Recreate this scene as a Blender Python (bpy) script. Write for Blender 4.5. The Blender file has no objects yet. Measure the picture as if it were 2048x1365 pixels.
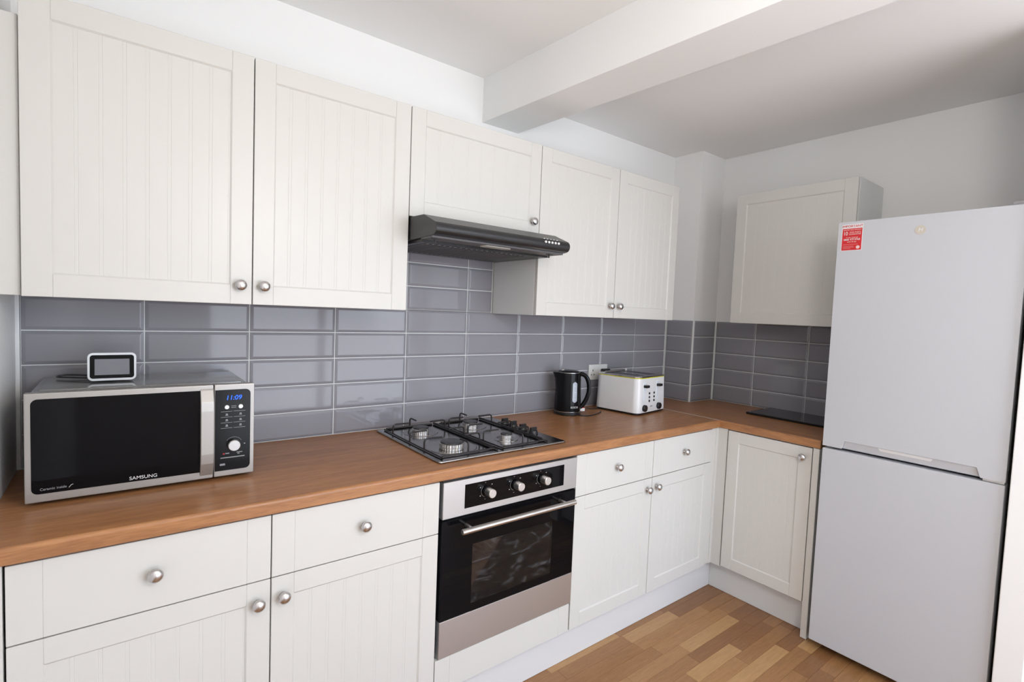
import bpy, bmesh, math, random
from mathutils import Vector, Matrix
random.seed(7)
SC = bpy.context.scene
COL = SC.collection
PI = math.pi

# ------------------------------------------------------------------ camera
cam_d = bpy.data.cameras.new('camera')
cam_d.sensor_fit = 'HORIZONTAL'; cam_d.sensor_width = 36.0
cam_d.lens = 1023.86 / 2048 * 36.0
cam_d.clip_start = 0.02
cam = bpy.data.objects.new('camera', cam_d); COL.objects.link(cam)
def cam_matrix(loc, yaw, pitch, roll):
    cy, sy, cp, sp = math.cos(yaw), math.sin(yaw), math.cos(pitch), math.sin(pitch)
    f = Vector((sy*cp, cy*cp, sp)); r = Vector((cy, -sy, 0)); u = r.cross(f)
    cr, sr = math.cos(roll), math.sin(roll)
    r2 = cr*r + sr*u; u2 = -sr*r + cr*u
    m = Matrix((r2, u2, -f)).transposed().to_4x4(); m.translation = loc
    return m
cam.matrix_world = cam_matrix(Vector((-1.2808, -1.9989, 1.4100)), math.radians(37.7575), math.radians(-3.1661), math.radians(2.2860))
SC.camera = cam

# ------------------------------------------------------------------ world, daylight, exposure
YF = -3.7                             # wall behind the viewer
WINS = [(-0.60, 1.64, 0.04, 2.14)]      # glazed garden door in that wall (x0,x1,z0,z1)
w = bpy.data.worlds.new('overcast_sky'); SC.world = w; w.use_nodes = True
wn, wl = w.node_tree.nodes, w.node_tree.links
bg = wn['Background']; bg.inputs['Strength'].default_value = 7.4
tc = wn.new('ShaderNodeTexCoord'); sx = wn.new('ShaderNodeSeparateXYZ'); rp = wn.new('ShaderNodeValToRGB')
mr = wn.new('ShaderNodeMapRange'); mr.inputs[1].default_value = -1; mr.inputs[2].default_value = 1
wl.new(tc.outputs['Generated'], sx.inputs[0]); wl.new(sx.outputs['Z'], mr.inputs[0]); wl.new(mr.outputs[0], rp.inputs[0]); wl.new(rp.outputs[0], bg.inputs[0])
e = rp.color_ramp.elements
e[0].position = 0.0; e[0].color = (0.94, 1.00, 1.09, 1)         # sunlit paving below the horizon
e[1].position = 1.0; e[1].color = (0.68, 0.88, 1.22, 1)
for p, c in ((0.48, (0.94, 1.00, 1.09, 1)), (0.52, (1.00, 1.16, 1.38, 1))):
    k = e.new(p); k.color = c
for W in WINS:
    pl = bpy.data.lights.new('window_portal', 'AREA'); pl.shape = 'RECTANGLE'
    pl.size = W[1]-W[0]; pl.size_y = W[3]-W[2]; pl.cycles.is_portal = True
    po = bpy.data.objects.new('window_portal', pl); COL.objects.link(po)
    po.location = ((W[0]+W[1])/2, YF-0.2, (W[2]+W[3])/2); po.rotation_euler = (PI/2, 0, 0)   # faces +y, into the room
SC.view_settings.view_transform = 'Standard'; SC.view_settings.look = 'None'
SC.view_settings.gamma = 1.0; SC.view_settings.use_curve_mapping = False
SC.view_settings.exposure = -0.60
SC.cycles.max_bounces = 6; SC.cycles.diffuse_bounces = 4; SC.cycles.glossy_bounces = 3; SC.cycles.transparent_max_bounces = 6
SC.cycles.adaptive_threshold = 0.06
SC.cycles.use_denoising = True
SC.cycles.sample_clamp_indirect = 6.0
SC.cycles.caustics_reflective = False; SC.cycles.caustics_refractive = False

# ------------------------------------------------------------------ materials
def lin(r, g, b):
    f = lambda c: (c/255)/12.92 if c/255 <= 0.04045 else ((c/255+0.055)/1.055)**2.4
    return (f(r), f(g), f(b), 1.0)
def mat(name, col, rough=0.5, metal=0.0, spec=0.5, coat=0.0, emit=None, estr=0.0, aniso=0.0):
    m = bpy.data.materials.new(name); m.use_nodes = True
    b = m.node_tree.nodes['Principled BSDF']
    b.inputs['Base Color'].default_value = col if len(col) == 4 else (*col, 1)
    b.inputs['Roughness'].default_value = rough; b.inputs['Metallic'].default_value = metal
    b.inputs['Specular IOR Level'].default_value = spec; b.inputs['Coat Weight'].default_value = coat
    b.inputs['Anisotropic'].default_value = aniso
    if emit:
        b.inputs['Emission Color'].default_value = (*emit, 1); b.inputs['Emission Strength'].default_value = estr
    return m
def nodes(m): return m.node_tree.nodes, m.node_tree.links, m.node_tree.nodes['Principled BSDF']
def noise_bump(m, scale, strength, dist=0.001, detail=3, stretch=(1, 1, 1)):
    n, l, b = nodes(m)
    t = n.new('ShaderNodeTexCoord'); mp = n.new('ShaderNodeMapping'); mp.inputs['Scale'].default_value = stretch
    x = n.new('ShaderNodeTexNoise'); x.inputs['Scale'].default_value = scale; x.inputs['Detail'].default_value = detail
    bu = n.new('ShaderNodeBump'); bu.inputs['Strength'].default_value = strength; bu.inputs['Distance'].default_value = dist
    l.new(t.outputs['Object'], mp.inputs[0]); l.new(mp.outputs[0], x.inputs['Vector']); l.new(x.outputs[0], bu.inputs['Height']); l.new(bu.outputs[0], b.inputs['Normal'])
    return m
def wood(name, dark, light, rough, stretch, scale=9.0, rnd=False, spec=0.5, contrast=(0.32, 0.68)):
    m = mat(name, light, rough, spec=spec); n, l, b = nodes(m)
    t = n.new('ShaderNodeTexCoord'); mp = n.new('ShaderNodeMapping'); mp.inputs['Scale'].default_value = stretch
    src = t.outputs['Object']
    if rnd:
        oi = n.new('ShaderNodeObjectInfo'); mu = n.new('ShaderNodeMath'); mu.operation = 'MULTIPLY'; mu.inputs[1].default_value = 37.0
        ad = n.new('ShaderNodeVectorMath'); ad.operation = 'ADD'
        l.new(oi.outputs['Random'], mu.inputs[0]); l.new(t.outputs['Object'], ad.inputs[0]); l.new(mu.outputs[0], ad.inputs[1]); src = ad.outputs[0]
    l.new(src, mp.inputs[0])
    a = n.new('ShaderNodeTexNoise'); a.inputs['Scale'].default_value = scale; a.inputs['Detail'].default_value = 6; a.inputs['Roughness'].default_value = 0.62; a.inputs['Distortion'].default_value = 0.6
    f = n.new('ShaderNodeTexNoise'); f.inputs['Scale'].default_value = scale*6; f.inputs['Detail'].default_value = 3
    mx = n.new('ShaderNodeMix'); mx.inputs[0].default_value = 0.35
    l.new(mp.outputs[0], a.inputs['Vector']); l.new(mp.outputs[0], f.inputs['Vector'])
    l.new(a.outputs[0], mx.inputs[2]); l.new(f.outputs[0], mx.inputs[3])
    r = n.new('ShaderNodeValToRGB'); r.color_ramp.elements[0].position = contrast[0]; r.color_ramp.elements[0].color = dark
    r.color_ramp.elements[1].position = contrast[1]; r.color_ramp.elements[1].color = light
    l.new(mx.outputs[0], r.inputs[0]); l.new(r.outputs[0], b.inputs['Base Color'])
    bu = n.new('ShaderNodeBump'); bu.inputs['Strength'].default_value = 0.08; bu.inputs['Distance'].default_value = 0.0006
    l.new(f.outputs[0], bu.inputs['Height']); l.new(bu.outputs[0], b.inputs['Normal'])
    return m
def brushed(name, col, rough, stretch):
    m = mat(name, col, rough, 1.0); n, l, b = nodes(m)
    t = n.new('ShaderNodeTexCoord'); mp = n.new('ShaderNodeMapping'); mp.inputs['Scale'].default_value = stretch
    x = n.new('ShaderNodeTexNoise'); x.inputs['Scale'].default_value = 60; x.inputs['Detail'].default_value = 4
    mr_ = n.new('ShaderNodeMapRange'); mr_.inputs[3].default_value = rough*0.75; mr_.inputs[4].default_value = rough*1.25
    l.new(t.outputs['Object'], mp.inputs[0]); l.new(mp.outputs[0], x.inputs['Vector']); l.new(x.outputs[0], mr_.inputs[0]); l.new(mr_.outputs[0], b.inputs['Roughness'])
    bu = n.new('ShaderNodeBump'); bu.inputs['Strength'].default_value = 0.05; bu.inputs['Distance'].default_value = 0.0004
    l.new(x.outputs[0], bu.inputs['Height']); l.new(bu.outputs[0], b.inputs['Normal'])
    return m
M = {}
M['wall'] = noise_bump(mat('white_wall_paint', (0.90, 0.895, 0.885), 0.75, spec=0.25), 14, 0.03, 0.004)
M['ceiling'] = noise_bump(mat('white_ceiling_paint', (0.92, 0.905, 0.89), 0.85, spec=0.2), 9, 0.03, 0.004)
M['cab'] = mat('ivory_vinyl_front', (0.660, 0.645, 0.610), 0.36, spec=0.4)
M['carcass'] = mat('white_melamine', (0.82, 0.825, 0.81), 0.45)
M['plinth'] = mat('white_plinth_board', (0.70, 0.696, 0.690), 0.4)
M['tile'] = mat('grey_glazed_ceramic', (0.280, 0.275, 0.302), 0.06, spec=0.38)
M['grout'] = mat('pale_grout', (0.74, 0.76, 0.75), 0.85)
M['whitetrim'] = mat('white_plastic_trim', (0.80, 0.80, 0.80), 0.35)
M['top_x'] = wood('oak_laminate_along_wall', (0.29, 0.126, 0.052, 1), (0.48, 0.225, 0.092, 1), 0.34, (0.9, 9, 9), 5.0, contrast=(0.36, 0.66))
M['top_y'] = wood('oak_laminate_return', (0.29, 0.126, 0.052, 1), (0.48, 0.225, 0.092, 1), 0.34, (9, 0.9, 9), 5.0, contrast=(0.36, 0.66))
PLK = []
for i, (d, c) in enumerate([((0.205, 0.088, 0.032), (0.31, 0.145, 0.058)), ((0.26, 0.120, 0.043), (0.39, 0.195, 0.078)), ((0.31, 0.150, 0.056), (0.45, 0.24, 0.100)), ((0.38, 0.200, 0.080), (0.53, 0.31, 0.135))]):
    PLK.append(wood('oak_floor_tone_%d' % (i+1), (*d, 1), (*c, 1), 0.30, (1.6, 15, 1), 6.0, rnd=True, contrast=(0.3, 0.72)))
M['steel'] = brushed('brushed_steel', (0.60, 0.57, 0.54), 0.30, (1, 40, 40))
M['steelv'] = brushed('brushed_steel_front', (0.60, 0.585, 0.575), 0.42, (1, 30, 30))
M['hobsteel'] = brushed('hob_steel', (0.40, 0.39, 0.38), 0.16, (1, 1, 1))
M['chrome'] = mat('chrome', (0.80, 0.79, 0.78), 0.10, 1.0)
M['nickel'] = mat('satin_nickel', (0.60, 0.58, 0.58), 0.27, 1.0)
M['alu'] = mat('satin_aluminium', (0.70, 0.68, 0.66), 0.35, 1.0)
M['black'] = mat('black_plastic', (0.012, 0.012, 0.013), 0.35)
M['blackgloss'] = mat('black_gloss_plastic', (0.008, 0.008, 0.009), 0.16, spec=0.15)
M['blackglass'] = mat('black_glass', (0.004, 0.004, 0.005), 0.03, spec=0.14)
M['hood'] = mat('black_enamel', (0.018, 0.018, 0.019), 0.33, spec=0.5)
M['hoodunder'] = mat('dark_grey_filter', (0.11, 0.106, 0.11), 0.5)
M['iron'] = mat('black_enamelled_wire', (0.014, 0.011, 0.010), 0.3)
M['cap'] = mat('burner_cap_enamel', (0.03, 0.03, 0.033), 0.25)
M['fridge'] = mat('white_gloss_steel', (0.56, 0.57, 0.60), 0.30, spec=0.5)
M['fridgegrey'] = mat('grey_appliance_side', (0.33, 0.32, 0.33), 0.45)
M['gasket'] = mat('dark_gasket', (0.03, 0.028, 0.03), 0.6)
M['silver'] = mat('silver_plastic', (0.40, 0.38, 0.36), 0.38, 0.55)
M['case'] = mat('grey_microwave_case', (0.32, 0.32, 0.315), 0.13, 0.6)
M['white'] = mat('white_gloss_plastic', (0.80, 0.80, 0.80), 0.22)
M['socket'] = mat('white_socket_plastic', (0.76, 0.75, 0.72), 0.35)
M['yellow'] = mat('lime_yellow_line', (0.62, 0.60, 0.02), 0.4)
M['red'] = mat('red_sticker', (0.62, 0.016, 0.022), 0.4)
M['sticker'] = mat('white_sticker', (0.80, 0.80, 0.81), 0.4)
M['pink'] = mat('pale_print', (0.85, 0.60, 0.58), 0.5)
M['print'] = mat('white_print', (0.72, 0.72, 0.72), 0.5)
M['printdim'] = mat('grey_print', (0.30, 0.31, 0.32), 0.5)
M['beige'] = mat('beige_emblem', (0.58, 0.53, 0.45), 0.4)
M['screen'] = mat('grey_screen', (0.10, 0.10, 0.115), 0.15, emit=(0.5, 0.52, 0.6), estr=0.22)
M['led'] = mat('blue_led_digits', (0.0, 0.02, 0.2), 0.4, emit=(0.01, 0.12, 1.0), estr=3.0)
M['fabric'] = noise_bump(mat('pale_grey_shell', (0.78, 0.80, 0.82), 0.6), 300, 0.2)
M['gauge'] = mat('frosted_gauge', (0.42, 0.46, 0.52), 0.3)
M['slate'] = noise_bump(mat('black_granite_glass', (0.008, 0.008, 0.009), 0.12), 60, 0.05)
M['lens'] = mat('frosted_lamp_lens', (0.52, 0.50, 0.46), 0.5)
M['cavity'] = mat('oven_cavity_enamel', (0.02, 0.019, 0.019), 0.4)
M['rack'] = mat('lit_rack_rail', (0.80, 0.82, 0.82), 0.3, 0.3)  # front rail painted pale to look lit inside the dark oven
M['shadedwire'] = mat('shaded_rack_wire', (0.10, 0.10, 0.10), 0.4)  # same rack's wires painted dark, the cavity's shade put into their colour
M['dial'] = mat('spun_metal', (0.42, 0.41, 0.40), 0.28, 1.0)
M['pvc'] = mat('white_window_frame', (0.80, 0.80, 0.80), 0.4)
M['joint'] = mat('metal_joint_strip', (0.62, 0.62, 0.62), 0.4, 0.6)
def glass_mat(name, tint, gl=0.06):
    m = bpy.data.materials.new(name); m.use_nodes = True; n, l = m.node_tree.nodes, m.node_tree.links; n.clear()
    o = n.new('ShaderNodeOutputMaterial'); mx = n.new('ShaderNodeMixShader'); tr = n.new('ShaderNodeBsdfTransparent'); g = n.new('ShaderNodeBsdfGlossy')
    fr = n.new('ShaderNodeFresnel'); fr.inputs[0].default_value = 1.45; tr.inputs[0].default_value = (*tint, 1); g.inputs['Roughness'].default_value = 0.02
    l.new(fr.outputs[0], mx.inputs[0]); l.new(tr.outputs[0], mx.inputs[1]); l.new(g.outputs[0], mx.inputs[2]); l.new(mx.outputs[0], o.inputs[0])
    return m
M['ovenpane'] = glass_mat('tinted_oven_glass', (0.52, 0.50, 0.49))
# smeared limescale on the oven window
def smear_pane():
    m = M['ovenpane']; n, l = m.node_tree.nodes, m.node_tree.links
    o = [x for x in n if x.type == 'OUTPUT_MATERIAL'][0]; mx = [x for x in n if x.type == 'MIX_SHADER'][0]
    d = n.new('ShaderNodeBsdfDiffuse'); d.inputs[0].default_value = (0.30, 0.31, 0.33, 1); m2 = n.new('ShaderNodeMixShader')
    t = n.new('ShaderNodeTexCoord'); mp = n.new('ShaderNodeMapping'); mp.inputs['Scale'].default_value = (4, 1, 7); mp.inputs['Rotation'].default_value = (0, 0.5, 0)
    x = n.new('ShaderNodeTexNoise'); x.inputs['Scale'].default_value = 3.2; x.inputs['Detail'].default_value = 7; x.inputs['Distortion'].default_value = 1.5
    r = n.new('ShaderNodeMapRange'); r.inputs[1].default_value = 0.54; r.inputs[2].default_value = 0.74; r.inputs[3].default_value = 0.015; r.inputs[4].default_value = 0.20
    l.new(t.outputs['Object'], mp.inputs[0]); l.new(mp.outputs[0], x.inputs['Vector']); l.new(x.outputs[0], r.inputs[0])
    l.new(r.outputs[0], m2.inputs[0]); l.new(mx.outputs[0], m2.inputs[1]); l.new(d.outputs[0], m2.inputs[2]); l.new(m2.outputs[0], o.inputs[0])
smear_pane()

# ------------------------------------------------------------------ mesh helpers
ORG = {}
class B:
    """collects geometry for one mesh"""
    def __init__(s): s.bm = bmesh.new()
    def add(s, verts, faces):
        v = [s.bm.verts.new(p) for p in verts]
        for f in faces:
            try: s.bm.faces.new([v[i] for i in f])
            except ValueError: pass
        return v
    def box(s, x0, x1, y0, y1, z0, z1, bev=0.0, seg=1):
        if x0 > x1: x0, x1 = x1, x0
        if y0 > y1: y0, y1 = y1, y0
        if z0 > z1: z0, z1 = z1, z0
        t = bmesh.new() if bev else s.bm
        vs = [t.verts.new(p) for p in ((x0,y0,z0),(x1,y0,z0),(x1,y1,z0),(x0,y1,z0),(x0,y0,z1),(x1,y0,z1),(x1,y1,z1),(x0,y1,z1))]
        fs = [t.faces.new([vs[i] for i in f]) for f in ((0,3,2,1),(4,5,6,7),(0,1,5,4),(1,2,6,5),(2,3,7,6),(3,0,4,7))]
        if bev:
            bmesh.ops.bevel(t, geom=list(t.edges), offset=bev, segments=seg, affect='EDGES', profile=0.5)
            s.merge(t)
        return s
    def merge(s, t, mtx=None):
        if mtx is not None: bmesh.ops.transform(t, matrix=mtx, verts=t.verts)
        me = bpy.data.meshes.new('tmp'); t.to_mesh(me); t.free(); s.bm.from_mesh(me); bpy.data.meshes.remove(me)
        return s
    def prism(s, poly, axis, c0, c1, bev=0.0, seg=1):
        """poly: 2D points; axis 'x': (y,z)  'y': (x,z)  'z': (x,y)"""
        t = bmesh.new()
        f3 = {'x': lambda a, b, c: (c, a, b), 'y': lambda a, b, c: (a, c, b), 'z': lambda a, b, c: (a, b, c)}[axis]
        n = len(poly)
        lo = [t.verts.new(f3(a, b, c0)) for a, b in poly]; hi = [t.verts.new(f3(a, b, c1)) for a, b in poly]
        t.faces.new(lo); t.faces.new(hi)
        for i in range(n): t.faces.new((lo[i], lo[(i+1) % n], hi[(i+1) % n], hi[i]))
        bmesh.ops.recalc_face_normals(t, faces=t.faces)
        if bev: bmesh.ops.bevel(t, geom=list(t.edges), offset=bev, segments=seg, affect='EDGES', profile=0.5)
        return s.merge(t)
    def lathe(s, prof, n=24, mtx=None, ridges=0, ramp=0.0):
        """prof: (r,z) about z"""
        t = bmesh.new(); rings = []
        for r, z in prof:
            if r < 1e-6: rings.append([t.verts.new((0, 0, z))]); continue
            ring = []
            for i in range(n):
                rr = r*(1 + (ramp if (ridges and i % 2) else 0)); a = 2*PI*i/n
                ring.append(t.verts.new((rr*math.cos(a), rr*math.sin(a), z)))
            rings.append(ring)
        for p, q in zip(rings, rings[1:]):
            if len(p) == 1 and len(q) == 1: continue
            for i in range(n):
                j = (i+1) % n
                if len(p) == 1: t.faces.new((p[0], q[i], q[j]))
                elif len(q) == 1: t.faces.new((p[i], p[j], q[0]))
                else: t.faces.new((p[i], p[j], q[j], q[i]))
        for ring in (rings[0], rings[-1]):
            if len(ring) > 2: t.faces.new(ring)
        bmesh.ops.recalc_face_normals(t, faces=t.faces)
        return s.merge(t, mtx)
    def cyl(s, p0, p1, r, n=16, bev=0.0, r2=None):
        p0, p1 = Vector(p0), Vector(p1); h = (p1-p0).length; r2 = r if r2 is None else r2
        q = (p1-p0).to_track_quat('Z', 'Y').to_matrix().to_4x4(); q.translation = p0
        prof = [(r-bev, 0), (r, bev), (r2, h-bev), (r2-bev, h)] if bev else [(r, 0), (r2, h)]
        return s.lathe(prof, n, q)
    def tube(s, pts, r, n=8, cap=True, radii=None):
        pts = [Vector(p) for p in pts]; t = bmesh.new(); rings = []; up = None
        for i, p in enumerate(pts):
            d = (pts[min(i+1, len(pts)-1)] - pts[max(i-1, 0)]).normalized()
            if up is None: up = Vector((0, 0, 1)) if abs(d.z) < 0.9 else Vector((1, 0, 0))
            a = d.cross(up).normalized(); b = a.cross(d).normalized(); up = b
            rr = radii[i] if radii else r
            if not isinstance(rr, tuple): rr = (rr, rr)
            rings.append([t.verts.new(p + rr[0]*math.cos(2*PI*k/n)*a + rr[1]*math.sin(2*PI*k/n)*b) for k in range(n)])
        for p, q in zip(rings, rings[1:]):
            for k in range(n): t.faces.new((p[k], p[(k+1) % n], q[(k+1) % n], q[k]))
        if cap: t.faces.new(rings[0]); t.faces.new(rings[-1])
        bmesh.ops.recalc_face_normals(t, faces=t.faces)
        return s.merge(t)
def smooth_path(pts, k=6):
    """Catmull-Rom through pts"""
    P = [Vector(p) for p in pts]; out = []
    for i in range(len(P)-1):
        a, b, c, d = P[max(i-1, 0)], P[i], P[i+1], P[min(i+2, len(P)-1)]
        for j in range(k):
            t = j/k
            out.append(0.5*((2*b)+(c-a)*t+(2*a-5*b+4*c-d)*t*t+(3*b-a-3*c+d)*t**3))
    out.append(P[-1]); return out
def rrect(x0, x1, z0, z1, r, k=5):
    """rounded rectangle outline; r = one radius or (bl, br, tr, tl)"""
    if not isinstance(r, tuple): r = (r,)*4
    out = []
    for (cx, cz, rr, a0) in ((x0+r[0], z0+r[0], r[0], PI), (x1-r[1], z0+r[1], r[1], 1.5*PI), (x1-r[2], z1-r[2], r[2], 0), (x0+r[3], z1-r[3], r[3], 0.5*PI)):
        if rr <= 0: out.append((cx, cz)); continue
        for i in range(k+1):
            a = a0 + 0.5*PI*i/k; out.append((cx+rr*math.cos(a), cz+rr*math.sin(a)))
    return out
def link_mesh(name, me, material, parent=None):
    o = bpy.data.objects.new(name, me); COL.objects.link(o)
    if material is not None and not me.materials: me.materials.append(material)
    if parent is not None: o.parent = parent; ORG[o.name] = ORG.get(parent.name, Vector((0, 0, 0)))
    return o
def obj(name, b, material, parent=None, smooth=True, angle=32):
    """finish a mesh. Geometry is written in world coordinates; it is moved into its thing's frame."""
    me = bpy.data.meshes.new(name)
    if parent is not None:
        og = ORG.get(parent.name, Vector((0, 0, 0)))
        bmesh.ops.translate(b.bm, vec=-og, verts=b.bm.verts)
    b.bm.normal_update()
    b.bm.to_mesh(me); b.bm.free()
    if smooth and len(me.polygons):
        me.polygons.foreach_set('use_smooth', [True]*len(me.polygons)); me.set_sharp_from_angle(angle=math.radians(angle))
    o = link_mesh(name, me, material, parent)
    if smooth and len(me.polygons) > 6:      # keep large flat faces flat beside their rounded edges
        wnm = o.modifiers.new('flat_faces', 'WEIGHTED_NORMAL'); wnm.mode = 'FACE_AREA'; wnm.weight = 100; wnm.keep_sharp = True
    return o
def tag(o, label, cat, group=None, kind=None):
    o['label'] = label; o['category'] = cat
    if group: o['group'] = group
    if kind: o['kind'] = kind
    return o
def thing(name, loc, label, cat, rotz=0.0, group=None, kind=None):
    o = bpy.data.objects.new(name, None); COL.objects.link(o); o.location = loc; o.rotation_euler = (0, 0, rotz); o.empty_display_size = 0.05
    ORG[o.name] = Vector((0, 0, 0)) if rotz else Vector(loc)     # rotated things are written in their own frame
    return tag(o, label, cat, group, kind)
def lettering(s, size, org, right, up, material, parent, ext=0.0003, align='CENTER', name='lettering', sx=1.0, shear=0.0):
    cu = bpy.data.curves.new('txt', 'FONT'); cu.body = s; cu.size = size; cu.extrude = ext; cu.align_x = align; cu.align_y = 'CENTER'; cu.shear = shear
    to = bpy.data.objects.new('txt', cu); COL.objects.link(to)
    dg = bpy.context.evaluated_depsgraph_get(); me = bpy.data.meshes.new_from_object(to.evaluated_get(dg))
    bpy.data.objects.remove(to); bpy.data.curves.remove(cu)
    r, u = Vector(right).normalized(), Vector(up).normalized(); n = r.cross(u)
    mt = Matrix((r*sx, u, n)).transposed().to_4x4(); mt.translation = Vector(org) - ORG.get(parent.name, Vector((0, 0, 0)))
    me.transform(mt); me.materials.clear()
    return link_mesh(name, me, material, parent)
def bprint(rects, y, material, parent, name='print'):
    """flat printed marks on a surface facing -y"""
    b = B()
    for x0, x1, z0, z1 in rects: b.box(x0, x1, y-0.0003, y, z0, z1)
    return obj(name, b, material, parent, smooth=False)

# ------------------------------------------------------------------ key dimensions (metres)
XL, XR = -1.508, 1.7606          # left and right wall
ZT = 0.903                        # worktop top
ZTB = 0.866                       # worktop underside
XB, YB = 1.514, -0.198            # boxed corner
ZA, PV, PH = 1.305, 0.1007, 0.3025
U = [-1.461, -0.962, -0.463, 0.140, 0.636, 1.118]   # cabinet joints along the wall
ZU0, ZU1 = 1.402, 2.119           # wall cabinets
YU, YBD = -0.322, -0.599          # door faces
ZC1, ZC2 = 2.474, 2.430           # ceiling heights either side of the beam

# ================================================================== room shell
wb = tag(obj('wall_back', B().box(XL-0.15, XR+0.15, 0.008, 0.15, 0, 2.6), M['wall']), 'white painted long wall behind the fitted units', 'wall', kind='structure')
tag(obj('wall_left', B().box(XL-0.12, XL, YF-0.25, 0.008, 0, 2.6), M['wall']), 'white side wall at the microwave end of the worktop', 'wall', kind='structure')
wr = tag(obj('wall_right', B().box(XR+0.008, XR+0.15, YF, 0.008, 0, 2.6), M['wall']), 'white end wall behind the fridge and short worktop', 'wall', kind='structure')
wc = tag(obj('wall_corner', B().box(XB+0.008, XR+0.01, YB+0.008, 0.01, 0.87, ZC2+0.02), M['wall']), 'boxed-in white pipe casing in the corner of the two walls', 'wall', kind='structure')
tag(obj('wall_return', B().box(1.10, XR+0.01, -1.768, -1.694, 0, 2.5, 0.004, 2), M['wall']), 'narrow white wall end just past the fridge', 'wall', kind='structure')
b = B(); xa = XL-0.12
for W in sorted(WINS):
    b.box(xa, W[0], YF-0.25, YF, 0, 2.6); xa = W[1]
    b.box(W[0], W[1], YF-0.25, YF, 0, W[2]); b.box(W[0], W[1], YF-0.25, YF, W[3], 2.6)
b.box(xa, XR+0.15, YF-0.25, YF, 0, 2.6)
tag(obj('wall_front', b, M['wall']), 'white wall with the window, behind the viewer', 'wall', kind='structure')
b = B(); b.box(XL-0.12, 0.20, YF-0.1, 0.1, ZC1, ZC1+0.12); b.box(0.15, XR+0.15, YF-0.1, 0.1, ZC2, ZC2+0.12)
tag(obj('ceiling', b, M['ceiling']), 'white plaster ceiling in two slightly different heights', 'ceiling', kind='structure')
b = B(); b.prism([(0.048, 0.05), (0.258, 0.05), (0.52, YF-0.1), (0.30, YF-0.1)], 'z', 2.276, 2.55, 0.003, 2)
tag(obj('ceiling_beam', b, M['wall']), 'white boxed beam running across the ceiling', 'beam', kind='structure')
# window behind the viewer
def glazed_door(name, W, npan, lab):
    at = lambda u, v, z: (u, YF-0.1+v, z)
    wt = thing(name, at((W[0]+W[1])/2, 0, W[2]), lab, 'window', kind='structure')
    fx = [W[0]+(W[1]-W[0])*i/npan for i in range(npan+1)]
    b = B()
    def bar(b, u0, u1, v, z0, z1, bev=0.004):
        p, q = at(u0, -v, z0), at(u1, v, z1); b.box(p[0], q[0], p[1], q[1], p[2], q[2], bev)
    for i, x in enumerate(fx):
        d = 0.05 if i in (0, npan) else 0.035
        bar(b, max(x-d, W[0]), min(x+d, W[1]), 0.030, W[2], W[3])
    bar(b, W[0], W[1], 0.028, W[2], W[2]+0.06); bar(b, W[0], W[1], 0.028, W[3]-0.06, W[3])
    obj('window_frame', b, M['pvc'], wt)
glazed_door('window_1', WINS[0], 2, 'white framed garden door opening behind the viewer')

# unseen pendant behind the viewer, added to brighten ceiling, beam and end wall
PX, PY, PZ = -0.60, -2.30, 1.92
t = thing('fill_pendant', (PX, PY, ZC1), 'added unseen globe pendant behind the viewer, a fill light for the room', 'lamp')
obj('ceiling_rose', B().lathe([(0.055, 0.0), (0.055, -0.012), (0.020, -0.028), (0.0, -0.028)], 32, Matrix.Translation((PX, PY, ZC1-0.0005))), M['white'], t)
obj('cord', B().cyl((PX, PY, PZ+0.21), (PX, PY, ZC1-0.02), 0.003, 8), M['white'], t)
obj('holder', B().cyl((PX, PY, PZ+0.195), (PX, PY, PZ+0.245), 0.026, 20, 0.002), M['chrome'], t)
opal = bpy.data.materials.new('fill_globe_glass'); opal.use_nodes = True; n_ = opal.node_tree.nodes; n_.clear()     # see-through glowing globe, so the added fill light passes
o_, a_, t_, e_ = (n_.new('ShaderNode'+k) for k in ('OutputMaterial', 'AddShader', 'BsdfTransparent', 'Emission'))
e_.inputs[0].default_value = (1.0, 0.95, 0.88, 1); e_.inputs[1].default_value = 4.0; t_.inputs[0].default_value = (0.9, 0.9, 0.9, 1)
for p_, q_ in ((t_.outputs[0], a_.inputs[0]), (e_.outputs[0], a_.inputs[1]), (a_.outputs[0], o_.inputs[0])): opal.node_tree.links.new(p_, q_)
gl = obj('globe', B().lathe([(0.20*math.sin(PI*i/16), -0.20*math.cos(PI*i/16)) for i in range(17)], 32, Matrix.Translation((PX, PY, PZ))), opal, t)
ll = bpy.data.lights.new('fill_light', 'POINT'); ll.shadow_soft_size = 0.18; ll.energy = 37.0; ll.color = (1.0, 0.985, 0.96)
lo_ = bpy.data.objects.new('fill_light', ll); COL.objects.link(lo_); lo_.location = (PX, PY, PZ)
for nm in ('fill_globe_glass', 'grey_screen', 'blue_led_digits'): bpy.data.materials[nm].cycles.emission_sampling = 'NONE'

# ------------------------------------------------------------------ floor: every strip a plank
fl = tag(obj('floor', B().box(XL-0.12, XR+0.15, YF-0.1, 0.1, -0.06, -0.010), mat('dark_underlay', (0.06, 0.035, 0.02), 0.8)), 'oak strip laminate floor', 'floor', kind='structure')
Y0, PW = -0.5335, 0.0607
plank_mesh = {}
def plank(x0, x1, row, tone):
    L = round(x1-x0, 3); key = (L, tone)
    if key not in plank_mesh:
        b = B().box(0, L-0.0006, -PW+0.0006, 0, -0.010, 0, 0.0005)
        me = bpy.data.meshes.new('plank'); b.bm.to_mesh(me); b.bm.free(); me.materials.append(PLK[tone]); plank_mesh[key] = me
    o = link_mesh('plank', plank_mesh[key], None, fl); o.location = (x0, Y0-PW*row, 0)
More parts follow.
